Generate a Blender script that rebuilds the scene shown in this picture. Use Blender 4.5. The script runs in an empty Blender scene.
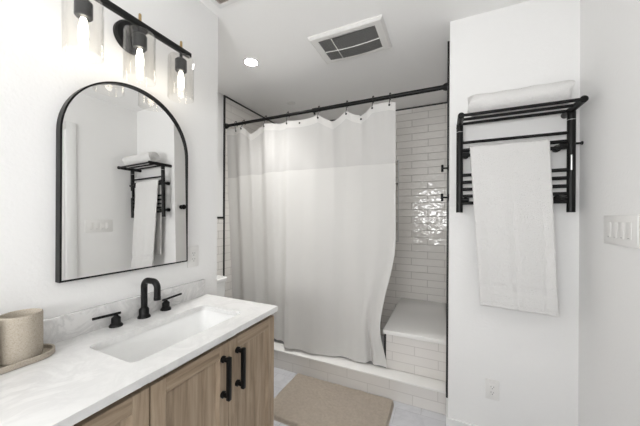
import bpy, bmesh, math, random
from math import sin, cos, pi, radians
from mathutils import Vector, Matrix, noise

S = bpy.context.scene
COL = S.collection
random.seed(7)

# ------------------------------------------------------------------ camera
TH, ROLL, CAMZ = 0.4335, 0.005, 1.2279
F = Vector((-sin(TH), cos(TH), 0)); R = Vector((cos(TH), sin(TH), 0)); U = Vector((0, 0, 1))
Rc = R * cos(ROLL) + U * sin(ROLL); Uc = U * cos(ROLL) - R * sin(ROLL)
cam_data = bpy.data.cameras.new('camera'); cam = bpy.data.objects.new('camera', cam_data); COL.objects.link(cam)
M = Matrix((Rc, Uc, -F)).transposed().to_4x4(); M.translation = Vector((0, 0, CAMZ)); cam.matrix_world = M
cam_data.sensor_width = 36; cam_data.lens = 271.42 / 640 * 36
cam_data.shift_x = 0.0013; cam_data.shift_y = 0.0062; cam_data.clip_start = 0.02
S.camera = cam

# ------------------------------------------------------------------ world and exposure
W = bpy.data.worlds.new('sky'); S.world = W; W.use_nodes = True
bg = W.node_tree.nodes['Background']; bg.inputs[0].default_value = (0.86, 0.93, 1.0, 1); bg.inputs[1].default_value = 1.0
vs = S.view_settings
vs.view_transform = 'Standard'; vs.look = 'None'; vs.gamma = 1; vs.exposure = 0.06; vs.use_curve_mapping = False
BULB = 13.5        # emission of the clear bulbs
CAN = 130.0          # emission of the recessed lamp's lens over the alcove
CANW = 56.0         # and the power of its downward beam
WP1, WP2 = 62.0, 48.0   # power of the fill lamps at the added rear and side windows

# added fill lamps outside two unseen windows stand in for daylight
WIN = (-0.95, 0.05, 1.05, 2.05)     # x0 x1 z0 z1
WIN2 = (-1.0, -0.25, 0.95, 2.05)    # y0 y1 z0 z1, added in the left wall past the near end of the vanity
for loc_, rot_, pw_ in (((-0.41, -1.31, 1.16), (radians(122), 0, 0), WP1), ((-1.46, -0.56, 1.07), (0, radians(-122), 0), WP2)):
    pl = bpy.data.lights.new('added_window_fill', 'AREA'); pl.shape = 'RECTANGLE'; pl.size = 0.9; pl.size_y = 0.9
    pl.energy = pw_; pl.color = (0.99, 0.99, 0.99)
    po = bpy.data.objects.new('added_window_fill', pl); COL.objects.link(po)  # added fill lamp, aimed upward to lift the ceiling
    po.location = loc_; po.rotation_euler = rot_

# ------------------------------------------------------------------ materials
def mat(name, col, rough=0.5, metal=0.0, spec=0.5, bump=None, coat=0.0):
    m = bpy.data.materials.new(name); m.use_nodes = True
    nt = m.node_tree; b = nt.nodes['Principled BSDF']
    b.inputs['Base Color'].default_value = (*col, 1); b.inputs['Roughness'].default_value = rough
    b.inputs['Metallic'].default_value = metal; b.inputs['Specular IOR Level'].default_value = spec
    b.inputs['Coat Weight'].default_value = coat
    if bump:
        scale, strength, dist = bump
        g = nt.nodes.new('ShaderNodeNewGeometry'); n = nt.nodes.new('ShaderNodeTexNoise'); bp = nt.nodes.new('ShaderNodeBump')
        n.inputs['Scale'].default_value = scale; n.inputs['Detail'].default_value = 3
        bp.inputs['Strength'].default_value = strength; bp.inputs['Distance'].default_value = dist
        nt.links.new(g.outputs['Position'], n.inputs['Vector']); nt.links.new(n.outputs['Fac'], bp.inputs['Height'])
        nt.links.new(bp.outputs['Normal'], b.inputs['Normal'])
    return m

def nodes(m): return m.node_tree.nodes, m.node_tree.links, m.node_tree.nodes['Principled BSDF']

def tile_mat(name, axes, length, height, z0, u0=0.0, c1=(.86, .835, .80), c2=(.81, .785, .75), grout=(.60, .575, .545), rough=.08, wave=.5):
    m = mat(name, c1, rough); n, l, b = nodes(m)
    g = n.new('ShaderNodeNewGeometry'); sp = n.new('ShaderNodeSeparateXYZ'); cb = n.new('ShaderNodeCombineXYZ')
    l.new(g.outputs['Position'], sp.inputs[0])
    a1 = n.new('ShaderNodeMath'); a1.operation = 'ADD'; a1.inputs[1].default_value = u0 + 10 * length
    a2 = n.new('ShaderNodeMath'); a2.operation = 'SUBTRACT'; a2.inputs[1].default_value = z0
    l.new(sp.outputs[axes[0]], a1.inputs[0]); l.new(sp.outputs[axes[1]], a2.inputs[0])
    l.new(a1.outputs[0], cb.inputs[0]); l.new(a2.outputs[0], cb.inputs[1])
    br = n.new('ShaderNodeTexBrick'); l.new(cb.outputs[0], br.inputs['Vector'])
    br.inputs['Scale'].default_value = 1; br.inputs['Brick Width'].default_value = length; br.inputs['Row Height'].default_value = height
    br.inputs['Mortar Size'].default_value = .0030; br.inputs['Mortar Smooth'].default_value = .3; br.offset = .5
    br.inputs['Color1'].default_value = (*c1, 1); br.inputs['Color2'].default_value = (*c2, 1); br.inputs['Mortar'].default_value = (*grout, 1)
    l.new(br.outputs['Color'], b.inputs['Base Color'])
    no = n.new('ShaderNodeTexNoise'); no.inputs['Scale'].default_value = 19; no.inputs['Detail'].default_value = 1.5
    # each tile is glazed by hand: its own tilt
    l.new(g.outputs['Position'], no.inputs['Vector'])
    mx = n.new('ShaderNodeMath'); mx.operation = 'MULTIPLY_ADD'; mx.inputs[1].default_value = -.5; l.new(br.outputs['Fac'], mx.inputs[0])
    l.new(no.outputs['Fac'], mx.inputs[2])
    bp = n.new('ShaderNodeBump'); bp.inputs['Strength'].default_value = wave; bp.inputs['Distance'].default_value = .008
    l.new(mx.outputs[0], bp.inputs['Height']); l.new(bp.outputs['Normal'], b.inputs['Normal'])
    ro = n.new('ShaderNodeMapRange'); ro.inputs[3].default_value = rough; ro.inputs[4].default_value = .7
    l.new(br.outputs['Fac'], ro.inputs[0]); l.new(ro.outputs[0], b.inputs['Roughness'])
    return m

def marble_mat(name, base, vein, scale, rough, amount=.5):
    m = mat(name, base, rough); n, l, b = nodes(m)
    g = n.new('ShaderNodeNewGeometry')
    n1 = n.new('ShaderNodeTexNoise'); n1.inputs['Scale'].default_value = scale; n1.inputs['Detail'].default_value = 8; n1.inputs['Roughness'].default_value = .62; n1.inputs['Distortion'].default_value = 1.4
    l.new(g.outputs['Position'], n1.inputs['Vector'])
    r = n.new('ShaderNodeValToRGB'); e = r.color_ramp.elements
    e[0].position = .42; e[0].color = (0, 0, 0, 1); e[1].position = .62; e[1].color = (0, 0, 0, 1)
    k = e.new(.51); k.color = (1, 1, 1, 1)
    l.new(n1.outputs['Fac'], r.inputs[0])
    n2 = n.new('ShaderNodeTexNoise'); n2.inputs['Scale'].default_value = scale * .7; n2.inputs['Detail'].default_value = 2
    l.new(g.outputs['Position'], n2.inputs['Vector'])
    mu = n.new('ShaderNodeMath'); mu.operation = 'MULTIPLY'; l.new(r.outputs[0], mu.inputs[0]); l.new(n2.outputs['Fac'], mu.inputs[1])
    m2 = n.new('ShaderNodeMath'); m2.operation = 'MULTIPLY'; m2.inputs[1].default_value = amount; l.new(mu.outputs[0], m2.inputs[0])
    mix = n.new('ShaderNodeMix'); mix.data_type = 'RGBA'; mix.inputs[6].default_value = (*base, 1); mix.inputs[7].default_value = (*vein, 1)
    l.new(m2.outputs[0], mix.inputs[0]); l.new(mix.outputs[2], b.inputs['Base Color'])
    return m

def wood_mat(name, grain):
    m = mat(name, (.3, .24, .18), .5); n, l, b = nodes(m)
    g = n.new('ShaderNodeNewGeometry'); mp = n.new('ShaderNodeMapping'); l.new(g.outputs['Position'], mp.inputs[0])
    sc = [38, 38, 38]; sc[grain] = 2.2; mp.inputs['Scale'].default_value = sc
    n1 = n.new('ShaderNodeTexNoise'); n1.inputs['Scale'].default_value = 1; n1.inputs['Detail'].default_value = 6; n1.inputs['Roughness'].default_value = .65; n1.inputs['Distortion'].default_value = .6
    l.new(mp.outputs[0], n1.inputs['Vector'])
    r = n.new('ShaderNodeValToRGB'); e = r.color_ramp.elements
    e[0].position = .28; e[0].color = (.17, .117, .072, 1); e[1].position = .72; e[1].color = (.50, .395, .285, 1)
    k = e.new(.5); k.color = (.36, .272, .188, 1)
    l.new(n1.outputs['Fac'], r.inputs[0]); l.new(r.outputs[0], b.inputs['Base Color'])
    bp = n.new('ShaderNodeBump'); bp.inputs['Strength'].default_value = .15; bp.inputs['Distance'].default_value = .001
    l.new(n1.outputs['Fac'], bp.inputs['Height']); l.new(bp.outputs['Normal'], b.inputs['Normal'])
    return m

def emit_mat(name, col, strength):
    m = bpy.data.materials.new(name); m.use_nodes = True; n = m.node_tree.nodes; l = m.node_tree.links
    n.remove(n['Principled BSDF']); e = n.new('ShaderNodeEmission'); e.inputs[0].default_value = (*col, 1); e.inputs[1].default_value = strength
    l.new(e.outputs[0], n['Material Output'].inputs[0]); return m

def thin_glass(name, tint=(1, 1, 1), ior=1.45):
    m = bpy.data.materials.new(name); m.use_nodes = True; n = m.node_tree.nodes; l = m.node_tree.links
    n.remove(n['Principled BSDF'])
    t = n.new('ShaderNodeBsdfTransparent'); t.inputs[0].default_value = (*tint, 1)
    g = n.new('ShaderNodeBsdfGlossy'); g.inputs['Roughness'].default_value = .02
    f = n.new('ShaderNodeLayerWeight'); f.inputs[0].default_value = .5
    p = n.new('ShaderNodeMath'); p.operation = 'POWER'; p.inputs[1].default_value = 3.5; l.new(f.outputs['Facing'], p.inputs[0])
    q = n.new('ShaderNodeMath'); q.operation = 'MULTIPLY_ADD'; q.inputs[1].default_value = .5; q.inputs[2].default_value = .03; l.new(p.outputs[0], q.inputs[0])
    mx = n.new('ShaderNodeMixShader'); l.new(q.outputs[0], mx.inputs[0]); l.new(t.outputs[0], mx.inputs[1]); l.new(g.outputs[0], mx.inputs[2])
    l.new(mx.outputs[0], n['Material Output'].inputs[0]); return m

def cloth_mat(name, col, trans, see=0.0, bump=(400, .2, .001)):
    m = mat(name, col, .9, spec=.1, bump=bump); n, l, b = nodes(m)
    t = n.new('ShaderNodeBsdfTranslucent'); t.inputs[0].default_value = (*col, 1)
    mx = n.new('ShaderNodeMixShader'); mx.inputs[0].default_value = trans
    l.new(b.outputs[0], mx.inputs[1]); l.new(t.outputs[0], mx.inputs[2]); out = mx
    if see:
        tr = n.new('ShaderNodeBsdfTransparent'); m2 = n.new('ShaderNodeMixShader'); m2.inputs[0].default_value = see
        l.new(mx.outputs[0], m2.inputs[1]); l.new(tr.outputs[0], m2.inputs[2]); out = m2
    l.new(out.outputs[0], n['Material Output'].inputs[0]); return m

M_wall = mat('wall_paint', (.86, .855, .845), .7, spec=.25, bump=(90, .22, .004))
M_ceil = mat('ceiling_paint', (.93, .925, .915), .85, spec=.15, bump=(40, .1, .003))
M_trimw = mat('white_trim_paint', (.82, .82, .81), .4)
M_black = mat('matte_black_metal', (.012, .012, .012), .38, 0.6, spec=.4)
M_blackp = mat('black_trim', (.013, .013, .013), .45)
M_plate = mat('white_plastic', (.80, .79, .77), .35)
M_slot = mat('dark_slot', (.10, .10, .10), .6)
M_ceram = mat('white_ceramic', (.86, .86, .85), .08, coat=.4)
M_quartz = marble_mat('counter_quartz', (.79, .785, .775), (.50, .495, .49), 7, .16, .42)
M_splash = marble_mat('splash_quartz', (.80, .79, .78), (.46, .455, .45), 9, .2, .75)
M_capst = mat('cap_stone', (.88, .87, .85), .2)
M_woodv = wood_mat('oak_vertical', 2); M_woodh = wood_mat('oak_horizontal', 1)
M_mirror = mat('mirror_silver', (.90, .90, .89), .0, 1.0)
M_glass = thin_glass('clear_glass', (.97, .97, .97))
M_shade = thin_glass('shade_glass', (.994, .99, .982))
M_bulb = emit_mat('bulb_glow', (1.0, .93, .80), BULB)
M_can = emit_mat('recessed_glow', (1.0, .985, .955), CAN)
M_brass = mat('antique_brass', (.42, .30, .15), .3, 1.0)
M_silver = mat('brushed_steel', (.6, .6, .6), .3, 1.0)
M_towel = mat('white_terry', (.83, .82, .805), .95, spec=.1, bump=(260, 1.0, .007))
M_curt = cloth_mat('curtain_weave', (.86, .85, .83), .32)
M_sheer = cloth_mat('curtain_sheer', (.82, .81, .795), .30, .13)
M_hem = cloth_mat('curtain_hem', (.82, .81, .79), .25)
M_tile_back = tile_mat('tile_back', (0, 2), .30, .0687, .0, grout=(.58, .555, .525), wave=.8)
M_tile_side = tile_mat('tile_side', (1, 2), .30, .0687, .0, grout=(.64, .615, .585))
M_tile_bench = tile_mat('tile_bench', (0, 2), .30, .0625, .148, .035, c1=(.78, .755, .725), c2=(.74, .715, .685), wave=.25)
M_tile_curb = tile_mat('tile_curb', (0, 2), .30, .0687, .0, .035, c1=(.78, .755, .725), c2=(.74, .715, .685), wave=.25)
M_tile_nook = tile_mat('tile_nook', (1, 2), .30, .0687, .0)
M_outside = mat('outside_white', (.8, .8, .8), .8)

M_stone = mat('speckled_stone', (.43, .37, .30), .75); n_, l_, b_ = nodes(M_stone)
g_ = n_.new('ShaderNodeNewGeometry'); v_ = n_.new('ShaderNodeTexNoise'); v_.inputs['Scale'].default_value = 330; v_.inputs['Detail'].default_value = 2
r_ = n_.new('ShaderNodeValToRGB'); e_ = r_.color_ramp.elements; e_[0].position = .32; e_[0].color = (.35, .305, .25, 1); e_[1].position = .7; e_[1].color = (.46, .41, .345, 1)
k_ = e_.new(.46); k_.color = (.42, .37, .30, 1); l_.new(g_.outputs['Position'], v_.inputs['Vector']); l_.new(v_.outputs['Fac'], r_.inputs[0]); l_.new(r_.outputs[0], b_.inputs['Base Color'])

M_mat = mat('beige_pile', (.47, .40, .33), 1.0, spec=.05, bump=(260, .5, .003)); n_, l_, b_ = nodes(M_mat)
g_ = n_.new('ShaderNodeNewGeometry'); v_ = n_.new('ShaderNodeTexNoise'); v_.inputs['Scale'].default_value = 60; v_.inputs['Detail'].default_value = 5
r_ = n_.new('ShaderNodeValToRGB'); e_ = r_.color_ramp.elements; e_[0].position = .3; e_[0].color = (.66, .585, .50, 1); e_[1].position = .7; e_[1].color = (.75, .67, .58, 1)
l_.new(g_.outputs['Position'], v_.inputs['Vector']); l_.new(v_.outputs['Fac'], r_.inputs[0]); l_.new(r_.outputs[0], b_.inputs['Base Color'])

M_floor = marble_mat('floor_marble', (.66, .665, .69), (.42, .42, .45), 3.2, .25, .55); n_, l_, b_ = nodes(M_floor)
mixn = [x for x in n_ if x.bl_idname == 'ShaderNodeMix'][0]
g_ = n_.new('ShaderNodeNewGeometry'); mp_ = n_.new('ShaderNodeMapping'); mp_.inputs['Location'].default_value = (5.08, 5.1, 0); br_ = n_.new('ShaderNodeTexBrick')
l_.new(g_.outputs['Position'], mp_.inputs[0]); l_.new(mp_.outputs[0], br_.inputs['Vector'])
br_.inputs['Scale'].default_value = 1; br_.inputs['Brick Width'].default_value = .30; br_.inputs['Row Height'].default_value = .15; br_.inputs['Mortar Size'].default_value = .0018
br_.inputs['Color1'].default_value = (1, 1, 1, 1); br_.inputs['Color2'].default_value = (.93, .93, .94, 1); br_.inputs['Mortar'].default_value = (.8, .8, .8, 1)
mm_ = n_.new('ShaderNodeMix'); mm_.data_type = 'RGBA'; mm_.blend_type = 'MULTIPLY'; mm_.inputs[0].default_value = 1
l_.new(mixn.outputs[2], mm_.inputs[6]); l_.new(br_.outputs['Color'], mm_.inputs[7]); l_.new(mm_.outputs[2], b_.inputs['Base Color'])

M_fan = mat('fan_mesh', (.2, .2, .2), .6); n_, l_, b_ = nodes(M_fan)      # fine woven grille, light threads over dark holes
g_ = n_.new('ShaderNodeNewGeometry'); c_ = n_.new('ShaderNodeTexBrick'); c_.inputs['Scale'].default_value = 1; c_.inputs['Brick Width'].default_value = .011; c_.inputs['Row Height'].default_value = .0075; c_.inputs['Mortar Size'].default_value = .0012
c_.inputs['Color1'].default_value = (.20, .20, .195, 1); c_.inputs['Color2'].default_value = (.23, .23, .225, 1); c_.inputs['Mortar'].default_value = (.42, .42, .41, 1)
l_.new(g_.outputs['Position'], c_.inputs['Vector']); l_.new(c_.outputs['Color'], b_.inputs['Base Color'])

# ------------------------------------------------------------------ mesh helpers (everything in world coordinates)
def new(): return bmesh.new()

def box(bm, x0, x1, y0, y1, z0, z1, bev=0.0, seg=2):
    r = bmesh.ops.create_cube(bm, size=1)
    for v in r['verts']:
        v.co = Vector(((x0 + x1) / 2 + v.co.x * (x1 - x0), (y0 + y1) / 2 + v.co.y * (y1 - y0), (z0 + z1) / 2 + v.co.z * (z1 - z0)))
    if bev:
        es = list({e for v in r['verts'] for e in v.link_edges})
        bmesh.ops.bevel(bm, geom=es, offset=bev, segments=seg, affect='EDGES', profile=.5)
    return bm

def frame_for(d):
    d = d.normalized(); a = Vector((0, 0, 1)) if abs(d.z) < .9 else Vector((1, 0, 0))
    u = d.cross(a).normalized(); return u, d.cross(u).normalized()

def tube(bm, pts, rad, seg=14, caps=True):
    pts = [Vector(p) for p in pts]; n = len(pts)
    rads = rad if isinstance(rad, (list, tuple)) else [rad] * n
    rings = []; u = None
    for i, p in enumerate(pts):
        d = (pts[min(i + 1, n - 1)] - pts[max(i - 1, 0)]).normalized()
        if u is None: u, w = frame_for(d)
        else:
            u = (u - d * u.dot(d)).normalized(); w = d.cross(u)
        rings.append([bm.verts.new(p + (u * cos(2 * pi * k / seg) + w * sin(2 * pi * k / seg)) * rads[i]) for k in range(seg)])
    for a, b in zip(rings, rings[1:]):
        for k in range(seg): bm.faces.new((a[k], a[(k + 1) % seg], b[(k + 1) % seg], b[k]))
    if caps:
        bm.faces.new(rings[0]); bm.faces.new(rings[-1])
    return bm

def lathe(bm, c, prof, seg=32, axis=(0, 0, 1)):
    """prof: (radius, height along axis); a radius of 0 closes the end"""
    c = Vector(c); ax = Vector(axis).normalized(); u, w = frame_for(ax)
    prev = None
    for r, h in prof:
        if r < 1e-6: ring = [bm.verts.new(c + ax * h)]
        else: ring = [bm.verts.new(c + ax * h + (u * cos(2 * pi * k / seg) + w * sin(2 * pi * k / seg)) * r) for k in range(seg)]
        if prev:
            for k in range(seg):
                a, b = prev[k % len(prev)], prev[(k + 1) % len(prev)]
                d, e = ring[(k + 1) % len(ring)], ring[k % len(ring)]
                vs_ = [a]
                for x in (b, d, e):
                    if x not in vs_: vs_.append(x)
                if len(vs_) > 2: bm.faces.new(vs_)
        prev = ring
    return bm

def loft(bm, rings, close_start=True, close_end=True):
    vr = [[bm.verts.new(p) for p in r] for r in rings]
    for a, b in zip(vr, vr[1:]):
        n = len(a)
        for k in range(n): bm.faces.new((a[k], a[(k + 1) % n], b[(k + 1) % n], b[k]))
    if close_start: bm.faces.new(vr[0])
    if close_end: bm.faces.new(vr[-1])
    return bm

def rrect(x0, x1, y0, y1, r, z, n=6):
    out = []
    for cx, cy, a0 in ((x1 - r, y1 - r, 0), (x0 + r, y1 - r, 90), (x0 + r, y0 + r, 180), (x1 - r, y0 + r, 270)):
        for k in range(n + 1):
            a = radians(a0 + 90 * k / n); out.append(Vector((cx + r * cos(a), cy + r * sin(a), z)))
    return out

# The dry half of the room was fitted at too large a scale; CAM_SCALE and DZ shrink it uniformly about the camera.
CAM_SCALE, DZ = .9035, .1185
ROOM = False
def rescale(p): return Vector((p[0] * CAM_SCALE, p[1] * CAM_SCALE, p[2] * CAM_SCALE + DZ)) if ROOM else Vector(p)

def wpos(o):
    p = Vector((0, 0, 0))
    while o: p += o.location; o = o.parent
    return p

def obj(name, bm, m, parent=None, smooth=True, angle=35, base=None):
    bmesh.ops.recalc_face_normals(bm, faces=bm.faces)
    off = wpos(parent) if parent else (rescale(base) if base else Vector((0, 0, 0)))
    for v in bm.verts: v.co = rescale(v.co) - off
    me = bpy.data.meshes.new(name); bm.to_mesh(me); bm.free()
    me.materials.append(m)
    if smooth:
        for p in me.polygons: p.use_smooth = True
        me.set_sharp_from_angle(angle=radians(angle))
    o = bpy.data.objects.new(name, me); COL.objects.link(o)
    if parent: o.parent = parent
    else: o.location = off
    return o

def tag(o, label, cat, group=None):
    o['label'] = label; o['category'] = cat
    if group: o['group'] = group
    return o

def thing(name, label, cat, loc, group=None):
    o = bpy.data.objects.new(name, None); o.empty_display_size = .05; COL.objects.link(o); o.location = rescale(loc)
    return tag(o, label, cat, group)

def struct(name, bm, m, parent=None, smooth=False):
    o = obj(name, bm, m, parent, smooth)
    if not parent: o['kind'] = 'structure'
    return o

def dup(root, loc, label=None):
    r = root.copy(); COL.objects.link(r); r.location = loc
    if label: r['label'] = label
    def rec(a, b):
        for ch in list(a.children):
            c = ch.copy(); COL.objects.link(c); c.parent = b; rec(ch, c)
    rec(root, r); return r

def B(*a, **k): return box(new(), *a, **k)

# ------------------------------------------------------------------ the room
XV, XL, XS, XR = -1.256, -1.8125, 0.0247, 0.639      # vanity wall, alcove wall, end of towel wall, right wall
YW, YB, YV, YR, ZC = 1.8627, 2.8389, 1.2368, -1.15, 2.44
struct('floor', B(-2.1, .95, -1.3, 3.1, -.08, 0), M_floor)
ZCM = ZC * CAM_SCALE + DZ; YF = YW * CAM_SCALE; XE = XS * CAM_SCALE; XRM = XR * CAM_SCALE
struct('ceiling', B(-2.1, .95, -1.3, 3.1, ZCM, ZCM + .1), M_ceil)
ROOM = True; ZF = -DZ / CAM_SCALE
wy0, wy1, wz0, wz1 = WIN2; XO = XV - .16
bm = new(); box(bm, -2.3, XV, .0, YV, ZF, ZC); box(bm, XO, XV, wy1, 0, ZF, ZC); box(bm, XO, XV, YR - .15, wy0, ZF, ZC); box(bm, XO, XV, wy0, wy1, ZF, wz0); box(bm, XO, XV, wy0, wy1, wz1, ZC)
struct('wall_left', bm, M_wall)
w = struct('added_window_2', B(XO + .05, XO + .056, wy0, wy1, wz0, wz1), M_glass)  # unseen side window, added to brighten the right wall
bm = new()
for a, b, c, d in ((wy0, wy1, wz0, wz0 + .04), (wy0, wy1, wz1 - .04, wz1), (wy0, wy0 + .04, wz0 + .04, wz1 - .04), (wy1 - .04, wy1, wz0 + .04, wz1 - .04)):
    box(bm, XO + .03, XO + .08, a, b, c, d)
obj('added_window_frame', bm, M_trimw, w, False)
# right wall with the door opening
DY0, DY1, DTOP = .42, 1.235, 2.06
bm = new(); box(bm, XR, 1.0, YR - .15, DY0, ZF, ZC); box(bm, XR, 1.0, DY1, YW, ZF, ZC); box(bm, XR, 1.0, DY0, DY1, DTOP, ZC)
struct('wall_right', bm, M_wall)
# rear wall with an opening for the added window
x0, x1, z0, z1 = WIN
bm = new()
box(bm, XV, x0, YR - .15, YR, ZF, ZC); box(bm, x1, XR, YR - .15, YR, ZF, ZC); box(bm, x0, x1, YR - .15, YR, ZF, z0); box(bm, x0, x1, YR - .15, YR, z1, ZC)
struct('wall_rear', bm, M_wall)
w = struct('added_window_1', B(x0, x1, YR - .10, YR - .094, z0, z1), M_glass)  # unseen rear window, added to let light in behind the camera
bm = new()
for a, b, c, d in ((x0, x1, z0, z0 + .04), (x0, x1, z1 - .04, z1), (x0, x0 + .04, z0 + .04, z1 - .04), (x1 - .04, x1, z0 + .04, z1 - .04), (x0 + .04, x1 - .04, (z0 + z1) / 2 - .02, (z0 + z1) / 2 + .02)):
    box(bm, a, b, YR - .12, YR - .07, c, d)
obj('added_window_frame', bm, M_trimw, w, False)
obj('added_window_sill', B(x0 - .04, x1 + .04, YR - .07, YR + .05, z0 - .025, z0, bev=.004), M_trimw, w)
# door
d = struct('door_1', B(XR + .02, XR + .06, DY0 + .004, DY1 - .004, ZF + .008, DTOP - .004), M_trimw)
bm = new()
for (a, b, c, e) in ((DY0 + .12, DY1 - .12, .25, .95), (DY0 + .12, DY1 - .12, 1.10, 1.92)):
    box(bm, XR + .014, XR + .021, a, b, c, e, bev=.004)
obj('door_panel', bm, M_trimw, d)
bm = new(); lathe(bm, (XR + .02, DY0 + .07, 1.0), [(0, -.002), (.03, -.002), (.03, .006), (.012, .01), (.012, .035), (.027, .045), (.027, .06), (.015, .07), (0, .072)], 24, (-1, 0, 0))
obj('door_knob', bm, M_black, d)
bm = new(); box(bm, XR - .016, XR, DY1, DY1 + .075, ZF, DTOP + .075, bev=.003); box(bm, XR - .016, XR, DY0 - .075, DY0, ZF, DTOP + .075, bev=.003); box(bm, XR - .016, XR, DY0, DY1, DTOP, DTOP + .075, bev=.003)
obj('door_casing', bm, M_trimw, d)
ROOM = False
struct('wall_alcove', B(-2.1, XL - .012, YV * CAM_SCALE, 3.1, 0, ZCM), M_wall)
struct('wall_front', B(XE, .95, YF, 3.1, 0, ZCM), M_wall)
struct('wall_shower_back', B(-2.1, XE, YB + .13, 3.1, 0, ZCM), M_wall)
# baseboards
struct('baseboard_front', B(XE - .010, XRM, YF - .010, YF, 0, .113, bev=.002), M_trimw)
struct('baseboard_end', B(XE - .010, XE, YF, YW - .004, 0, .113, bev=.002), M_trimw)
struct('baseboard_right', B(XRM - .010, XRM, (DY1 + .075) * CAM_SCALE, YF - .010, 0, .113, bev=.002), M_trimw)
struct('baseboard_rear', B(XV * CAM_SCALE, XRM, YR * CAM_SCALE, YR * CAM_SCALE + .012, 0, .113, bev=.002), M_trimw)

# shower tile
ZT = 2.31; YCB = 1.973
NX0, NX1, NZ = -.76, -.425, (.98, 1.19, 1.59, 1.81)
bm = new()
for a, b, c, e in ((XL - .012, NX0, 0, ZT), (NX1, XS, 0, ZT), (NX0, NX1, 0, NZ[0]), (NX0, NX1, NZ[-1], ZT)):
    box(bm, a, b, YB, YB + .13, c, e)
wst = struct('wall_shower_tile', bm, M_tile_back)
struct('wall_shower_header', B(-2.0, XE, YB + .006, YB + .13, ZT, ZCM), M_wall)
struct('wall_shower_left', B(XL - .012, XL, YW + .006, YB, 0, ZT), M_tile_side)
struct('wall_shower_right', B(XS - .010, XS, YW + .008, YB, 0, ZT), M_tile_side)
struct('wall_alcove_tile', B(XL - .012, XL, YV * CAM_SCALE, YW - .004, 0, 1.21), M_tile_nook)
struct('wall_alcove_upper', B(XL - .012, XL - .004, YV * CAM_SCALE, YW - .004, 1.226, ZCM), M_wall)
struct('trim_1', B(XS - .014, XS + .001, YW - .004, YW + .008, .113, ZT + .010), M_blackp)
struct('trim_2', B(XL - .012, XL + .008, YW - .006, YW + .008, 0, ZT + .012), M_blackp)
struct('trim_3', B(XL - .012, XL + .006, YW + .008, YB, ZT, ZT + .014), M_blackp)
struct('trim_4', B(XL + .006, XS - .008, YB - .006, YB + .008, ZT, ZT + .014), M_blackp)
struct('trim_5', B(XL - .012, XL + .006, YV * CAM_SCALE, YW - .006, 1.21, 1.226), M_blackp)
struct('trim_6', B(XS - .012, XS, YW + .008, YB - .006, ZT, ZT + .012), M_blackp)

# ------------------------------------------------------------------ built-in shower pieces
t = thing('shower_curb', 'low white stone curb with two rows of tile along its face at the shower entry', 'shower curb', (-.9, 1.92, 0))
YCB = 1.973
obj('tiled_face', B(XL, XS - .014, YW, YCB - .008, 0, .1375), M_tile_curb, t, False)
obj('stone_cap', B(XL, XS - .014, YW - .008, YCB, .1375, .1475, bev=.002), M_capst, t)

t = thing('shower_bench', 'tiled corner bench with a white stone slab seat inside the shower', 'bench', (-.19, 2.4, 0))
XB, ZB = -.391, .4207
obj('tiled_base', B(XB + .012, XS - .011, YCB + .002, YB - .001, 0, ZB - .03), M_tile_bench, t, False)
obj('seat_slab', B(XB - .008, XS - .011, YCB - .008, YB - .001, ZB - .03, ZB, bev=.004), M_capst, t)
obj('corner_trim', B(XB, XB + .012, YCB - .003, YCB + .010, .149, ZB - .031), M_blackp, t, False)

t = wst
bm = new(); box(bm, NX0, NX1, YB + .115, YB + .129, NZ[0], NZ[3])
obj('niche_back', bm, M_tile_back, t, False)
for z in NZ[1:3]: obj('ledge', B(NX0 + .001, NX1 - .001, YB - .003, YB + .115, z - .012, z + .012), M_capst, t, False)
bm = new(); box(bm, NX1 - .008, NX1 + .002, YB - .003, YB + .01, NZ[0], NZ[3]); box(bm, NX0, NX1, YB - .003, YB + .01, NZ[3] - .008, NZ[3]); box(bm, NX0, NX1, YB - .003, YB + .01, NZ[0], NZ[0] + .008)
obj('niche_edge', bm, M_silver, t, False)

# ------------------------------------------------------------------ vanity cabinet
ROOM = True
XF = -.775; ZK = .781; YK = 1.1475; YC0 = -.09; YC1 = 1.141
van = thing('vanity_cabinet', 'light oak vanity cabinet with shaker doors and black pulls under the white counter', 'cabinet', (-1.01, .52, ZF))
bm = new(); box(bm, XV, XF - .02, YC0, YC1 - .018, ZF + .10, ZF + .118); box(bm, XV, XV + .012, YC0, YC1 - .018, ZF + .118, ZK - .03); box(bm, XV + .012, XF - .02, YC0, YC0 + .018, ZF + .118, ZK - .026)
box(bm, XF - .038, XF - .02, YC0 + .018, .50, ZF + .118, ZK - .058); box(bm, XF - .038, XF - .02, .51, .53, ZF + .118, ZK - .058)
box(bm, XV + .012, XF - .038, .49, .51, ZF + .118, ZK - .058)
obj('body', bm, M_woodv, van, False)
obj('side_panel', B(XV, XF - .020, YC1 - .018, YC1 + .003, ZF, ZK - .026), M_woodv, van, False)
obj('toe_kick', B(XV, XF - .06, YC0, YC1 - .018, ZF, ZF + .10), M_blackp, van, False)

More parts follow.
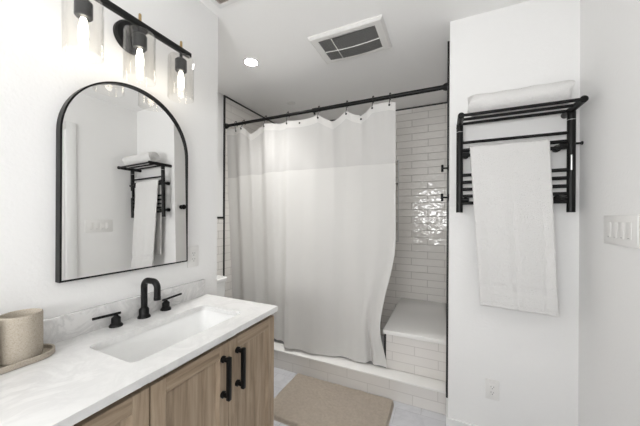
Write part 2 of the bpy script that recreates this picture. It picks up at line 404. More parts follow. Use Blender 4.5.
def shaker(name, y0, y1, z0, z1, stile, parent):
    o = obj(name, B(XF - .019, XF - .012, y0 + stile - .004, y1 - stile + .004, z0 + stile - .004, z1 - stile + .004), M_woodv, parent, False)
    f = .008                # bevelled inner edge of the frame
    for a in ((y0, y0 + stile), (y1 - stile, y1)):
        obj('stile', B(XF - .019, XF, a[0], a[1], z0, z1, bev=.0012, seg=1), M_woodv, o)
    for a in ((z0, z0 + stile), (z1 - stile, z1)):
        obj('rail', B(XF - .019, XF, y0 + stile, y1 - stile, a[0], a[1], bev=.0012, seg=1), M_woodh, o)
    bm = new()
    iy0, iy1, iz0, iz1 = y0 + stile, y1 - stile, z0 + stile, z1 - stile
    o1 = [Vector((XF - .001, a, b)) for a, b in ((iy0, iz0), (iy1, iz0), (iy1, iz1), (iy0, iz1))]
    o2 = [Vector((XF - .0118, a, b)) for a, b in ((iy0 + f, iz0 + f), (iy1 - f, iz0 + f), (iy1 - f, iz1 - f), (iy0 + f, iz1 - f))]
    loft(bm, [o1, o2], False, False)
    obj('bevel', bm, M_woodv, o, False)
    return o

def pull(parent, y, z0, z1, horizontal=False):
    bm = new(); X = XF
    def P(a, x): return (x, a, z0) if horizontal else (x, y, a)
    lo, hi = (y - .09, y + .09) if horizontal else (z0, z1)
    a, b = lo + .014, hi - .014
    c = z0 if horizontal else y
    for q in (a, b):
        lathe(bm, P(q, X), [(0, 0), (.013, 0), (.013, .007), (.0085, .010), (.0085, .030), (0, .030)], 16, (1, 0, 0))
    if horizontal: box(bm, X + .024, X + .036, lo, hi, z0 - .006, z0 + .006, bev=.002)
    else: box(bm, X + .024, X + .040, y - .0075, y + .0075, lo, hi, bev=.002)
    obj('handle', bm, M_black, parent)

ZD0, ZD1 = ZF + .11, .732
YD = .829
d1 = shaker('door', .513, YD - .0015, ZD0, ZD1, .048, van); pull(d1, .795, .528, .692)
d2 = shaker('door', YD + .0015, 1.1435, ZD0, ZD1, .048, van); pull(d2, .876, .528, .692)
for z0_, z1_ in ((.515, .732), (.25, .511), (ZF + .11, .246)):
    q = shaker('drawer', YC0, .509, z0_, z1_, .048, van); pull(q, .21, (z0_ + z1_) / 2, 0, True)

# counter with a cut-out for the basin
SX0, SX1, SY0, SY1 = -1.105, -.855, .508, 1.0
bm = new()
outer = [Vector(p) for p in ((XV, YC0 - .012, ZK), (-.756, YC0 - .012, ZK), (-.756, YK, ZK), (XV, YK, ZK))]
inner = rrect(SX0, SX1, SY0, SY1, .022, ZK)
es = []
for ring in (outer, inner):
    v = [bm.verts.new(p) for p in ring]
    es += [bm.edges.new((v[i], v[(i + 1) % len(v)])) for i in range(len(v))]
bmesh.ops.triangle_fill(bm, edges=es, use_beauty=True)
r = bmesh.ops.extrude_face_region(bm, geom=list(bm.faces))
bmesh.ops.translate(bm, verts=[g for g in r['geom'] if isinstance(g, bmesh.types.BMVert)], vec=(0, 0, -.024))
ct = obj('countertop', bm, M_quartz, None, False, base=(-1.0, .5, ZK - .024))
tag(ct, 'white veined quartz countertop on the oak vanity', 'countertop')
bs = obj('backsplash', B(XV, XV + .02, YC0 - .012, 1.132, ZK, ZK + .088, bev=.0015), M_splash, None, base=(XV, .5, ZK))
tag(bs, 'low grey veined stone backsplash strip behind the faucet', 'backsplash')

t = thing('sink_basin', 'white rectangular undermount sink basin set in the vanity counter', 'sink', (-.98, .77, .63))
bm = new(); zt = ZK - .0245
rings = [rrect(SX0 - .02, SX1 + .02, SY0 - .02, SY1 + .02, .03, zt), rrect(SX0 - .003, SX1 + .003, SY0 - .003, SY1 + .003, .024, zt), rrect(SX0, SX1, SY0, SY1, .03, zt - .012),
         rrect(SX0 + .012, SX1 - .012, SY0 + .012, SY1 - .012, .04, zt - .10), rrect(SX0 + .035, SX1 - .035, SY0 + .035, SY1 - .035, .045, zt - .125)]
loft(bm, rings, False, True)
obj('bowl', bm, M_ceram, t, angle=50)
bm = new(); lathe(bm, (-.99, .772, zt - .125), [(.0, .003), (.018, .003), (.022, .001), (.022, -.002), (0, -.002)], 24)
obj('drain', bm, M_black, t)

# faucet
fa = thing('faucet', 'matte black widespread faucet with squared spout and two lever handles behind the sink', 'faucet', (-1.19, .78, ZK))
FX, FY = -1.185, .765
FX = -1.205
bm = new(); lathe(bm, (FX, FY, ZK), [(0, 0), (.0255, 0), (.0255, .004), (.021, .011), (.0195, .012), (.0195, .036), (.014, .044), (0, .044)], 28)
obj('spout_base', bm, M_black, fa)
pts = [(FX, FY, ZK + .03)]
zt2 = ZK + .165; r_c = .028; L = .088
pts.append((FX, FY, zt2 - r_c))
for k in range(1, 9):
    a = pi / 2 * k / 8; pts.append((FX + r_c * (1 - cos(a)), FY, zt2 - r_c + r_c * sin(a)))
for k in range(0, 9):
    a = pi / 2 * k / 8; pts.append((FX + L - r_c + r_c * sin(a), FY, zt2 - r_c + r_c * cos(a)))
pts.append((FX + L, FY, ZK + .094))
bm = new(); tube(bm, pts, .0130, 20); obj('spout', bm, M_black, fa)
bm = new(); lathe(bm, (FX + L, FY, ZK + .088), [(0, 0), (.0138, 0), (.0138, .014), (0, .014)], 24); obj('aerator', bm, M_black, fa)
for yy, s in ((.655, -1), (.872, 1)):
    bm = new(); lathe(bm, (FX - .005, yy, ZK), [(0, 0), (.024, 0), (.024, .004), (.018, .012), (.0165, .013), (.0165, .033), (.010, .040), (.0075, .043), (.0075, .050), (0, .050)], 26)
    h_ = obj('handle', bm, M_black, fa)
    bm = new(); tube(bm, [(FX - .005, yy - s * .016, ZK + .049), (FX - .003, yy + s * .082, ZK + .055)], .0052, 14); obj('lever', bm, M_black, h_)

# tray and tumblers
TX, TY0, TY1, TW = -1.1795, .10, .450, .056
def pill(z, w, inset, n=14):
    out = []
    for k in range(n + 1):
        a = pi * k / n; out.append(Vector((TX + (w - inset) * cos(a), TY1 - w + (w - inset) * sin(a), z)))
    for k in range(n + 1):
        a = pi + pi * k / n; out.append(Vector((TX + (w - inset) * cos(a), TY0 + w + (w - inset) * sin(a), z)))
    return out
bm = new(); loft(bm, [pill(ZK + .0005, TW, .003), pill(ZK + .003, TW, 0), pill(ZK + .018, TW, 0), pill(ZK + .0195, TW, .002), pill(ZK + .018, TW, .006), pill(ZK + .007, TW, .0075)])
tag(obj('vanity_tray', bm, M_stone, None, angle=50, base=(TX, .3, ZK)), 'long beige stone tray with rounded end on the vanity counter', 'tray')
def tumbler(c, label):
    bm = new(); r0 = .0485
    lathe(bm, c, [(0, 0), (r0 - .008, 0), (r0 - .002, .003), (r0, .009), (r0, .134), (r0 - .001, .138), (r0 - .003, .139), (r0 - .006, .137), (r0 - .007, .02), (r0 - .013, .012), (0, .011)], 48)
    tag(obj('tumbler', bm, M_stone, None, angle=60, base=c), label, 'tumbler', 'stone tumblers on the tray')
tumbler((-1.1815, .373, ZK + .0075), 'speckled beige stone tumbler at the rounded end of the tray')
tumbler((-1.1815, .264, ZK + .0075), 'beige stone tumbler mostly cut off by the left edge of the photo')

# ------------------------------------------------------------------ mirror
mi = thing('wall_mirror', 'arched wall mirror with thin black metal frame above the faucet', 'mirror', (XV, .745, .989))
MY0, MY1, MZ0, MZS = .482, 1.005, .991, 1.531
MR = (MY1 - MY0) / 2; MYC = (MY0 + MY1) / 2
def arch(x, ins, n=40):
    out = [Vector((x, MY0 + ins, MZ0 + ins)), Vector((x, MY1 - ins, MZ0 + ins))]
    for k in range(n + 1):
        a = pi * k / n; out.append(Vector((x, MYC + (MR - ins) * cos(a), MZS + (MR - ins) * sin(a))))
    return out
bm = new(); fr = [arch(XV, 0), arch(XV + .030, 0), arch(XV + .030, .006), arch(XV, .006)]
loft(bm, fr + [fr[0]], False, False); bmesh.ops.remove_doubles(bm, verts=bm.verts, dist=1e-5)
obj('frame', bm, M_black, mi)
TILT, YAW = .0140, .0065
bm = new(); fr = [arch(XV + .006, .0055), arch(XV + .023, .0055)]
for r in fr[1:]:
    for p in r: p.x += YAW * (p.y - MYC) - TILT * (p.z - MZ0 - .35)
loft(bm, fr); obj('mirror_glass', bm, M_mirror, mi, False)

# ------------------------------------------------------------------ vanity light
LX, LZ = -1.13, 2.005
vl = thing('vanity_light', 'black three lamp bar light with clear glass shades above the mirror', 'wall light', (XV, .695, LZ))
bm = new(); lathe(bm, (XV, .728, LZ), [(0, 0), (.066, 0), (.066, .016), (.060, .022), (0, .022)], 40, (1, 0, 0)); obj('back_plate', bm, M_black, vl)
bm = new(); tube(bm, [(XV + .02, .728, LZ), (LX, .728, LZ)], .011, 16); obj('arm', bm, M_black, vl)
obj('bar', B(LX - .011, LX + .011, .455, .935, LZ - .008, LZ + .014, bev=.003), M_black, vl)
for ly in (.505, .695, .885):
    bm = new(); lathe(bm, (LX, ly, LZ), [(0, -.096), (.022, -.096), (.0255, -.092), (.0255, -.044), (.020, -.038), (.007, -.036), (.007, -.006), (0, -.006)], 26); so = obj('socket', bm, M_black, vl)
    bm = new(); lathe(bm, (LX, ly, LZ), [(0, .012), (.0055, .012), (.0055, .043), (.004, .046), (0, .046)], 14); obj('finial', bm, M_brass, vl)
    bm = new(); rs = .056
    lathe(bm, (LX, ly, LZ), [(.010, -.032), (rs - .010, -.032), (rs - .002, -.035), (rs, -.041), (rs, -.225), (rs - .0025, -.225), (rs - .0025, -.043), (rs - .005, -.0365), (.010, -.0345)], 40)
    obj('glass_shade', bm, M_shade, vl, angle=60)
    bm = new(); lathe(bm, (LX, ly, LZ - .099), [(0, 0), (.008, 0), (.010, -.012), (.0135, -.035), (.0135, -.062), (.010, -.077), (0, -.082)], 20); obj('bulb', bm, M_bulb, so)

# ------------------------------------------------------------------ ceiling pieces
t = thing('exhaust_fan', 'white rectangular ceiling exhaust fan cover with dark mesh grille', 'exhaust fan', (-.59, 1.79, ZC))
X0, X1, Y0, Y1 = -.845, -.345, 1.625, 1.955; zf = ZC - .022
ix0, ix1, iy0, iy1 = X0 + .055, X1 - .055, Y0 + .045, Y1 - .045
bm = new()
o_ = lambda ins, z: [Vector(p) for p in ((X0 + ins, Y0 + ins, z), (X1 - ins, Y0 + ins, z), (X1 - ins, Y1 - ins, z), (X0 + ins, Y1 - ins, z))]
i_ = lambda z: [Vector(p) for p in ((ix0, iy0, z), (ix1, iy0, z), (ix1, iy1, z), (ix0, iy1, z))]
loft(bm, [o_(0, ZC - .0005), o_(0, ZC - .010), o_(.012, zf), i_(zf), i_(ZC - .012)], True, False)
obj('cover', bm, M_plate, t, False)
# slightly bowed grille
bm = new(); N = 16
def gz(s): return zf + .004 - .010 * sin(pi * s)
rows = []
for i in range(N + 1):
    s = i / N; x = ix0 + (ix1 - ix0) * s
    rows.append([bm.verts.new((x, iy0, gz(s))), bm.verts.new((x, iy1, gz(s)))])
for a, b in zip(rows, rows[1:]): bm.faces.new((a[0], a[1], b[1], b[0]))
bmesh.ops.solidify(bm, geom=list(bm.faces), thickness=.002)
obj('mesh_grille', bm, M_fan, t)
bm = new()
ym = iy0 + (iy1 - iy0) * .55
tube(bm, [(ix0 + (ix1 - ix0) * k / N, ym, gz(k / N) - .003) for k in range(N + 1)], .0032, 8)
obj('long_bar', bm, M_plate, t)
xm = ix0 + (ix1 - ix0) * .25
bm = new(); tube(bm, [(xm, iy0, gz(.25) - .003), (xm, iy1, gz(.25) - .003)], .0032, 8); obj('cross_bar', bm, M_plate, t)

def can(x, y, lit, label, r=.047):
    t = thing('recessed_light', label, 'ceiling light', (x, y, ZC))
    bm = new(); lathe(bm, (x, y, ZC), [(r, -.001), (r + .016, -.001), (r + .016, -.004), (r + .004, -.006), (r, -.004), (r, -.001)], 40); obj('trim_ring', bm, M_trimw, t)
    bm = new(); lathe(bm, (x, y, ZC), [(0, -.0035), (r, -.0035), (r, -.0008), (0, -.0008)], 40); obj('lens', bm, lit if lit else M_plate, t)
can(-1.384, 1.704, M_can, 'lit round recessed ceiling light above the toilet alcove')
bl = bpy.data.lights.new('recessed_beam', 'SPOT'); bl.energy = CANW; bl.spot_size = radians(98); bl.spot_blend = 1.0; bl.shadow_soft_size = .04; bl.color = (1.0, .985, .955)
bo = bpy.data.objects.new('recessed_beam', bl); COL.objects.link(bo); bo.location = rescale((-1.384, 1.704, ZC - .012))
can(-1.492, 2.495, False, 'small unlit round ceiling fitting over the shower', .03)

t = thing('ceiling_register', 'white louvred ceiling air register at the top edge of the photo near the vanity wall', 'air vent', (-1.1, 1.05, ZC))
rx0, rx1, ry0, ry1 = -1.19, -1.015, .92, 1.185
bm = new(); box(bm, rx0, rx1, ry0, ry0 + .022, ZC - .008, ZC - .0005); box(bm, rx0, rx1, ry1 - .022, ry1, ZC - .008, ZC - .0005); box(bm, rx0, rx0 + .022, ry0 + .022, ry1 - .022, ZC - .008, ZC - .0005); box(bm, rx1 - .022, rx1, ry0 + .022, ry1 - .022, ZC - .008, ZC - .0005)
obj('register_frame', bm, M_trimw, t, False)
obj('duct_back', B(rx0 + .022, rx1 - .022, ry0 + .022, ry1 - .022, ZC - .0015, ZC - .0005), mat('duct_tan', (.30, .24, .20), .8), t, False)
for k in range(9):
    x = rx0 + .03 + k * .0135
    bm = new(); loft(bm, [[Vector((x, y, ZC - .0017)), Vector((x + .0015, y, ZC - .0017)), Vector((x + .0085, y, ZC - .008)), Vector((x + .007, y, ZC - .008))] for y in (ry0 + .022, ry1 - .022)])
    obj('louvre', bm, M_trimw, t, False)

# ------------------------------------------------------------------ curtain rod, hooks, curtain
ROOM = False
YRD, ZRD = 1.882, 2.050
t = thing('curtain_rod', 'long black shower curtain rod spanning the shower opening', 'curtain rod', (-.9, YRD, ZRD))
bm = new(); tube(bm, [(XL + .006, YRD, ZRD), (-.90, YRD, ZRD)], .0125, 18); tube(bm, [(-.90, YRD, ZRD), (XS - .013, YRD, ZRD)], .0145, 18); obj('tube', bm, M_black, t)
bm = new(); lathe(bm, (-.93, YRD, ZRD), [(0, 0), (.017, 0), (.017, .035), (0, .035)], 20, (1, 0, 0)); tube(bm, [(-.915, YRD, ZRD - .01), (-.915, YRD, ZRD - .033)], .007, 12); obj('joint', bm, M_black, t)
for x, dx in ((XL + .0005, 1), (XS - .0115, -1)):
    bm = new(); lathe(bm, (x, YRD, ZRD), [(0, 0), (.024, 0), (.024, .010), (.018, .026), (0, .026)], 24, (dx, 0, 0)); obj('end_flange', bm, M_black, t)

KX = 1.882 / 1.885
TOP = [(-1.806, 2.03), (-1.695, 2.012), (-1.604, 2.010), (-1.555, 1.974), (-1.495, 1.925), (-1.453, 1.995), (-1.37, 2.003), (-1.27, 1.992), (-1.154, 1.998), (-1.044, 1.990), (-.955, 1.993), (-.878, 2.004),
       (-.803, 1.958), (-.746, 1.922), (-.699, 1.964), (-.652, 2.000), (-.591, 1.962), (-.532, 1.934), (-.496, 1.970), (-.46, 2.010), (-.398, 2.016), (-.343, 2.014), (-.300, 2.006)]
TOP = [(max(x * KX, -1.806), z * 1 + (z - CAMZ) * (KX - 1) + .002) for x, z in TOP]
HOOKS = [-1.695, -1.604, -1.37, -1.154, -.878, -.652, -.46, -.343]
HOOKS = [x * KX for x in HOOKS]
def interp(tab, x):
    if x <= tab[0][0]: return tab[0][1]
    for (a, b), (c, d) in zip(tab, tab[1:]):
        if x <= c:
            s = (x - a) / (c - a); return b + (d - b) * s
    return tab[-1][1]
def smooth(a, b, x):
    s = max(0, min(1, (x - a) / (b - a))); return s * s * (3 - 2 * s)
BASEY = [(-1.80, 1.990), (-1.32, 1.985), (-1.235, 1.955), (-1.15, 1.880), (-.99, 1.893), (-.726, 1.945), (-.45, 1.945), (-.30, 1.945)]
def curtain_pt(x, tt):
    """x along the rod, tt 0 top .. 1 bottom"""
    zt = interp(TOP, x)
    zb = .162 + .012 * smooth(-.8, -1.15, x) - .0 * x
    z = zt + (zb - zt) * tt
    lft = 1 - smooth(-1.25, -1.10, x)
    rgt = 1 - lft
    base = YRD + (interp(BASEY, x) - YRD) * tt ** 1.3
    f = lft * (.026 * sin(2 * pi * (x + 1.8) / .30 + .6) + .007 * sin(2 * pi * x / .13 + 2 + tt))
    amp = .35 + .65 * tt
    f += rgt * amp * (.008 * sin(2 * pi * x / .36 + 1.2) + .005 * sin(2 * pi * x / .17 + .4 + 1.5 * tt))
    # swags between the hooks bulge away from the rod
    sag = max(0, 2.005 - zt) * .30
    f += -sag * math.exp(-tt * 6)
    # creases fan out from each hook through the header
    for hx in HOOKS:
        q = (x - hx) / (.022 + .10 * tt); f -= .010 * math.exp(-q * q) * math.exp(-tt * 5)
    for sx in (-1.515, -.757, -.54):
        q = (x - sx) / (.03 + .14 * tt); f -= .016 * math.exp(-q * q) * math.exp(-tt * 7)
    # long soft fold edges
    f -= .034 * math.exp(-((x + 1.15 + .02 * tt) / .045) ** 2) * (.35 + .65 * tt)
    f += .022 * math.exp(-((x + 1.24 + .02 * tt) / .032) ** 2)
    f -= .018 * math.exp(-((x + 1.50) / .03) ** 2)
    # a deep fold low on the right, and a soft one running from the header
    d = x - (-.455 + .16 * (1 - tt)); f += .055 * smooth(.72, 1, tt) * math.exp(-(d / .030) ** 2)
    f += .004 * noise.noise(Vector((x * 5, tt * 4, 1.7)))
    pinch = (smooth(.50, .86, tt) - .42 * smooth(.86, 1, tt)) * smooth(-.62, -.3, x)
    xx = x - .004 - .108 * pinch
    y = base + f
    if tt > .8: y = max(y, 1.868) 
    if xx > -.43: y = min(y, YCB - .012 + .1 * (1 - tt))
    return Vector((xx, y, z))
NXC = 260
xs = [-1.806 + (1.806 - .302) * i / NXC for i in range(NXC + 1)]
def tband(x): 
    zt = interp(TOP, x); zz = 1.597 - .02 * smooth(-1.2, -1.8, x); return (zt - zz) / (zt - .162)
def strip(f0, f1, n):
    bm = new(); g = []
    for x in xs:
        a, b = f0(x), f1(x); g.append([bm.verts.new(curtain_pt(x, a + (b - a) * j / n)) for j in range(n + 1)])
    for p, q in zip(g, g[1:]):
        for j in range(n): bm.faces.new((p[j], p[j + 1], q[j + 1], q[j]))
    return bm
cu = thing('shower_curtain', 'white fabric shower curtain with sheer upper band hanging from the black rod', 'shower curtain', (-1.05, 1.93, .16))
hem = lambda x: .030
obj('header_band', strip(lambda x: 0, hem, 4), M_hem, cu, angle=80)
obj('sheer_panel', strip(hem, tband, 24), M_sheer, cu, angle=80)
obj('fabric_panel', strip(tband, lambda x: 1, 80), M_curt, cu, angle=80)
GR = [(x, .012) for x in HOOKS] + [(-.532 * KX, .012), (-1.04, .012)]
for x, tt in GR:
    p = curtain_pt(x, tt); bm = new()
    lathe(bm, p + Vector((0, -.003, 0)), [(0, 0), (.007, 0), (.007, .004), (0, .004)], 14, (0, 1, 0)); obj('grommet', bm, M_black, cu)
names_ = ['leftmost thin black curtain hook, by the alcove end of the rod', 'second black curtain hook from the left end of the rod', 'black curtain hook just right of the deep left sag', 'black curtain hook fourth from the left end of the rod',
          'black curtain hook just right of the rod joint', 'black curtain hook on the peak between the two right sags', 'second black curtain hook from the right curtain edge', 'rightmost black curtain hook, by the free curtain edge']
for x, lab in zip(HOOKS, names_):
    p = curtain_pt(x, .012); bm = new(); rr = .0195
    pts = [p + Vector((0, -.005, -.004)), p + Vector((0, -.009, .006))]
    a0 = -100
    pts2 = [Vector((x, YRD + rr * cos(radians(a)), ZRD + rr * sin(radians(a)))) for a in range(215, -60, -15)]
    pts.append(Vector((x, (p.y - .007 + pts2[0].y) / 2, (p.z + pts2[0].z) / 2)))
    tube(bm, pts + pts2, .0024, 8); lathe(bm, (x, YRD, ZRD + rr - .001), [(0, 0), (.005, .001), (.006, .005), (.004, .009), (0, .010)], 10)
    tag(obj('curtain_hook', bm, M_black, None, base=(x, YRD, p.z)), lab, 'curtain hook', 'curtain hooks along the rod')

ROOM = True
# ------------------------------------------------------------------ black hooks on the shower side of the towel wall
def thook(y, z, L, lab):
    t = thing('robe_hook', lab, 'hook', (XS, y, z), 'black hooks at the shower entry'); c = (XS, y, z)
    bm = new(); lathe(bm, c, [(0, 0), (.022, 0), (.022, .005), (.018, .008), (0, .008)], 24, (-1, 0, 0)); obj('wall_plate', bm, M_black, t)
    bm = new(); lathe(bm, c, [(0, .006), (.006, .006), (.006, L), (0, L)], 16, (-1, 0, 0)); obj('stem', bm, M_black, t)
    bm = new(); lathe(bm, c, [(0, L - .002), (.023, L - .002), (.025, L), (.025, L + .011), (.023, L + .013), (0, L + .013)], 28, (-1, 0, 0)); obj('knob', bm, M_black, t)
thook(1.93, 1.358, .036, 'lower black round robe hook at the shower entry beside the towel rack')
thook(2.03, 1.563, .036, 'upper black round robe hook on the shower side of the wall edge')

# ------------------------------------------------------------------ towel warmer rack
tw = thing('towel_rack', 'black wall towel warmer rack with overhead shelf on the white wall', 'towel rack', (.327, YW, 1.26))
PX0, PX1, PY, PZ0, PZ1, PR = .077, .577, 1.775, 1.258, 1.775, .0175
for px in (PX0, PX1):
    bm = new(); tube(bm, [(px, PY, PZ0), (px, PY, PZ1 - .005)], PR, 22); po_ = obj('post', bm, M_black, tw)
    bm = new(); lathe(bm, (px, PY, 1.722), [(PR, 0), (PR + .0008, .0002), (PR + .0008, .0025), (PR, .0027)], 24); obj('silver_ring', bm, M_silver, po_)
    bm = new(); tube(bm, [(px, 1.632, PZ1), (px, 1.636, PZ1), (px, YW - .005, PZ1), (px, YW, PZ1)], [.012, .016, .016, .016], 20); obj('shelf_arm', bm, M_black, tw)
    for z in (1.60, 1.33):
        s = 1 if px == PX0 else -1
        bm = new(); lathe(bm, (px + s * .035, YW, z), [(0, 0), (.018, 0), (.018, .02), (.012, .024), (.012, .075), (0, .075)], 20, (0, -1, 0))
        tube(bm, [(px, PY, z), (px + s * .048, PY, z)], .011, 14); obj('wall_bracket', bm, M_black, tw)
for y in (1.640, 1.712, 1.790):
    bm = new(); tube(bm, [(PX0, y, PZ1), (PX1, y, PZ1)], .0080, 16); obj('shelf_rail', bm, M_black, tw)
bm = new(); tube(bm, [(PX0, PY, 1.661), (PX1, PY, 1.661)], .0080, 14); obj('thin_bar', bm, M_black, tw)
for z in (1.618, 1.587): 
    bm = new(); tube(bm, [(PX0, PY, z), (PX1, PY, z)], .0095, 14); obj('towel_bar', bm, M_black, tw)
for z in (1.473, 1.432, 1.391, 1.352, 1.312):
    bm = new(); tube(bm, [(PX0, PY, z), (PX1, PY, z)], .0095, 14); obj('lower_bar', bm, M_black, tw)
bm = new(); tube(bm, [(PX1 + .012, PY, 1.603), (PX1 + .040, PY, 1.603)], .0055, 12); lathe(bm, (PX1 + .038, PY, 1.603), [(0, 0), (.009, 0), (.009, .006), (0, .006)], 14, (1, 0, 0)); obj('bleed_valve', bm, M_black, tw)
bm = new(); tube(bm, [(PX1 - .004, PY - PR + .0015, 1.47), (PX1 - .004, PY - PR + .0015, 1.545)], .005, 10); obj('silver_label', bm, M_silver, tw)

# towel over the upper towel bar
def towel_pt(u, s):
    """u 0..1 across, s along length: front bottom -> over the bar -> back bottom"""
    zb, R0 = 1.618, .0155
    Lf, Lb = .875, .74
    arc = pi * R0
    tot = Lf + arc + Lb; q = s * tot
    x_l, x_r = .128, .486
    if q < Lf:
        k = 1 - q / Lf; y = PY - R0 - .010 * k ** 1.0 - .020 * k; z = zb - (Lf - q)
    elif q < Lf + arc:
        a = (q - Lf) / R0; k = 0; y = PY - R0 * cos(a); z = zb + R0 * sin(a)
    else:
        k = (q - Lf - arc) / Lb; y = PY + R0 + .018 * k; z = zb - (q - Lf - arc)
    front = q < Lf
    xl = x_l + (.050 * k if front else .055 * k); xr = x_r + (.030 * k if front else -.02 * k)
    x = xl + (xr - xl) * u
    w = .0055 * k * sin(2 * pi * (u * 1.6 + .15)) + .003 * k * sin(2 * pi * u * 3.7 + 1) 
    if front: y -= abs(w) * 1.2; z -= .012 * (u - .5) * k
    else: y += min(.012, abs(w))
    # woven border band near the ends
    if front and .085 < (q) < .125: y += .004
    if front and .013 < q < .022: y += .003
    return Vector((x, y, z))
bm = new(); nu, ns = 46, 190; g = []
for i in range(nu + 1): g.append([bm.verts.new(towel_pt(i / nu, j / ns)) for j in range(ns + 1)])
for a, b in zip(g, g[1:]):
    for j in range(ns): bm.faces.new((a[j], a[j + 1], b[j + 1], b[j]))
bmesh.ops.recalc_face_normals(bm, faces=bm.faces)
o = obj('bath_towel', bm, M_towel, None, angle=70, base=(.31, PY, .75))
sm = o.modifiers.new('thick', 'SOLIDIFY'); sm.thickness = .009; sm.offset = 0
tag(o, 'white bath towel hanging over the bar of the black towel rack', 'towel')

# rolled towel on the shelf
bm = new(); RX0, RX1 = .120, .548; cy_, cz_ = 1.722, PZ1 + .0125
turns, n = 2.4, 90; outer, inn = [], []
for k in range(n + 1):
    a = 2 * pi * turns * k / n - pi / 2 + 2 * pi * (1 - turns % 1)
    r = .014 + .047 * k / n; rt = .0175
    outer.append((r, a)); inn.append((max(.003, r - rt * .93), a))
def sec(x, sc, jit):
    pts = []
    for r, a in outer + inn[::-1]:
        y = r * cos(a) * 1.15 * sc; z = r * sin(a) * .98 * sc
        q = 1 + .07 * noise.noise(Vector((x * 16, y * 30, z * 30))); pts.append(Vector((x + jit * r * sin(3 * a) * .15, cy_ + y * q, cz_ + .0465 + z * q)))
    return pts
secs = [(RX0, .95, 1), (RX0 + .008, 1, 1)] + [(RX0 + (RX1 - RX0) * k / 30, 1 + .025 * sin(k * .7), .2) for k in range(1, 30)] + [(RX1 - .008, 1, 1), (RX1, .95, 1)]
loft(bm, [sec(*s) for s in secs])
bmesh.ops.triangulate(bm, faces=[f for f in bm.faces if len(f.verts) > 4])
zm = min(v.co.z for v in bm.verts); dz = PZ1 + .0105 - zm
for v in bm.verts: v.co.z += dz
tag(obj('rolled_towel', bm, M_towel, None, angle=50, base=(.31, cy_, PZ1 + .01)), 'white rolled towel lying on top of the black rack shelf', 'towel')

# ------------------------------------------------------------------ switch plate and outlets
t = thing('switch_plate', 'wide white four gang light switch plate on the right wall', 'light switch', (XR, 1.492, 1.18))
obj('plate', B(XR - .006, XR, 1.375, 1.609, 1.120, 1.240, bev=.002), M_plate, t)
for k in range(4):
    y = 1.492 + (k - 1.5) * .0465
    obj('rocker', B(XR - .0085, XR - .006, y - .0165, y + .0165, 1.147, 1.213, bev=.0015), M_plate, t)
    bm = new(); box(bm, XR - .0089, XR - .0083, y - .006, y + .006, 1.1505, 1.1525); obj('indicator', bm, mat('grey_mark', (.35, .35, .35), .5) if k == 0 else bpy.data.materials['grey_mark'], t, False)
def outlet(face, a, z, lab, slots=True):
    """face 'front' on the towel wall (a = x) or 'left' on the vanity wall (a = y)"""
    def bb(d0, d1, u0, u1, w0, w1, bev=0):
        if face == 'front': return B(a + u0, a + u1, YW - d1, YW - d0, z + w0, z + w1, bev=bev)
        return B(XV + d0, XV + d1, a + u0, a + u1, z + w0, z + w1, bev=bev)
    t = thing('outlet', lab, 'outlet', (a, YW, z) if face == 'front' else (XV, a, z))
    obj('plate', bb(0, .006, -.035, .035, -.0575, .0575, .002), M_plate, t)
    obj('receptacle', bb(.006, .0085, -.0168, .0168, -.033, .033, .001), M_plate, t)
    for s in (-.016, .016):
        for (u0, u1, w0, w1) in ((-.0075, -.0055, s - .001, s + .007), (.0055, .0075, s - .001, s + .006), (-.002, .002, s - .010, s - .006)):
            obj('slot', bb(.0083, .0089, u0, u1, w0, w1), M_slot, t, False)
outlet('front', .255, .228, 'white wall outlet low on the wall beneath the hanging towel')
outlet('left', 1.062, 1.008, 'white wall outlet at the lower right corner of the arched mirror')

ROOM = False
# ------------------------------------------------------------------ bath mat
bm = new(); X0, X1, Y0, Y1 = -1.035, -.295, 1.375, 1.845; nx, ny = 150, 100; g = []; rc = .045
def clampround(x, y):
    cx = min(max(x, X0 + rc), X1 - rc); cy = min(max(y, Y0 + rc), Y1 - rc); d = Vector((x - cx, y - cy))
    return Vector((cx, cy)) + (d.normalized() * min(rc, max(abs(d.x), abs(d.y))) if d.length > 1e-6 else d)
for i in range(nx + 1):
    row = []
    for j in range(ny + 1):
        p = clampround(X0 + (X1 - X0) * i / nx, Y0 + (Y1 - Y0) * j / ny)
        e = min(p.x - X0, X1 - p.x, p.y - Y0, Y1 - p.y)
        h_ = .022 * min(1, max(0, e) / .012) ** .5
        if h_ > .001: h_ += .002 * noise.noise(Vector((p.x * 70, p.y * 70, 0))) + .004 * noise.noise(Vector((p.x * 14, p.y * 14, 3))) + random.uniform(-.0004, .0004)
        row.append(bm.verts.new((p.x, p.y, .001 + max(0, h_))))
    g.append(row)
for a, b in zip(g, g[1:]):
    for j in range(ny): bm.faces.new((a[j], a[j + 1], b[j + 1], b[j]))
bmesh.ops.solidify(bm, geom=list(bm.faces), thickness=.0005)
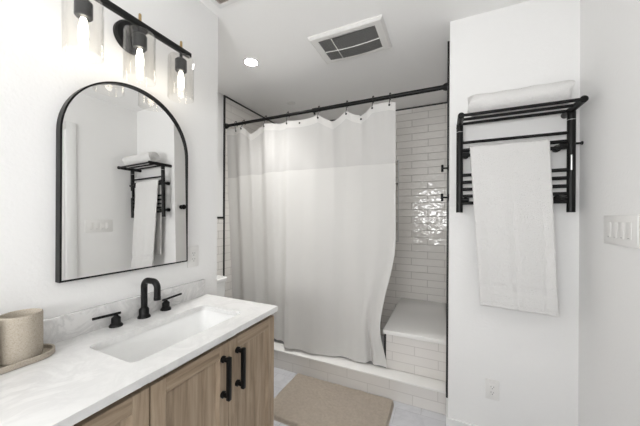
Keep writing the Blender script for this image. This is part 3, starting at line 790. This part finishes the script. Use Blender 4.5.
tag(obj('bath_mat', bm, M_mat, None, angle=80, base=(-.66, 1.61, 0)), 'beige plush bath mat on the floor in front of the shower curb', 'bath mat')

# ------------------------------------------------------------------ toilet
to = thing('toilet', 'white toilet tucked in the alcove between the vanity wall and the shower', 'toilet', (-1.5, 1.50, 0))
TYC = 1.50
bm = new(); loft(bm, [rrect(XL + .015, -1.640, TYC - .175, TYC + .175, .03, .375), rrect(XL + .006, -1.622, TYC - .195, TYC + .195, .03, .42), rrect(XL + .006, -1.615, TYC - .200, TYC + .200, .03, .700)])
obj('tank', bm, M_ceram, to)
bm = new(); loft(bm, [rrect(XL + .003, -1.607, TYC - .208, TYC + .208, .032, .7005), rrect(XL + .003, -1.604, TYC - .210, TYC + .210, .032, .712), rrect(XL + .003, -1.604, TYC - .210, TYC + .210, .032, .730), rrect(XL + .008, -1.610, TYC - .204, TYC + .204, .032, .737)])
obj('tank_lid', bm, M_ceram, to)
bm = new(); lathe(bm, (-1.615, TYC - .14, .655), [(0, 0), (.012, 0), (.012, .012), (0, .012)], 16, (1, 0, 0)); tube(bm, [(-1.600, TYC - .14, .655), (-1.598, TYC - .07, .650)], [.006, .0045], 10); obj('flush_lever', bm, M_silver, to)
def oval(cx, rx, ry, z, n=40):
    out = []
    for k in range(n):
        a = 2 * pi * k / n; x = cos(a); y = sin(a)
        out.append(Vector((cx + rx * x, TYC + ry * y * (1 - .10 * x), z)))
    return out
bm = new(); loft(bm, [oval(-1.47, .20, .105, 0), oval(-1.47, .195, .10, .03), oval(-1.46, .17, .085, .15), oval(-1.42, .20, .12, .25), oval(-1.40, .24, .165, .335), oval(-1.40, .245, .175, .374), oval(-1.40, .235, .165, .379)])
obj('bowl', bm, M_ceram, to, angle=60)
bm = new(); loft(bm, [oval(-1.395, .243, .178, .381), oval(-1.395, .247, .182, .388), oval(-1.395, .245, .180, .398)]); obj('seat', bm, M_ceram, to)
bm = new(); loft(bm, [oval(-1.395, .243, .178, .400), oval(-1.395, .245, .180, .408), oval(-1.395, .230, .168, .418)]); obj('lid', bm, M_ceram, to)
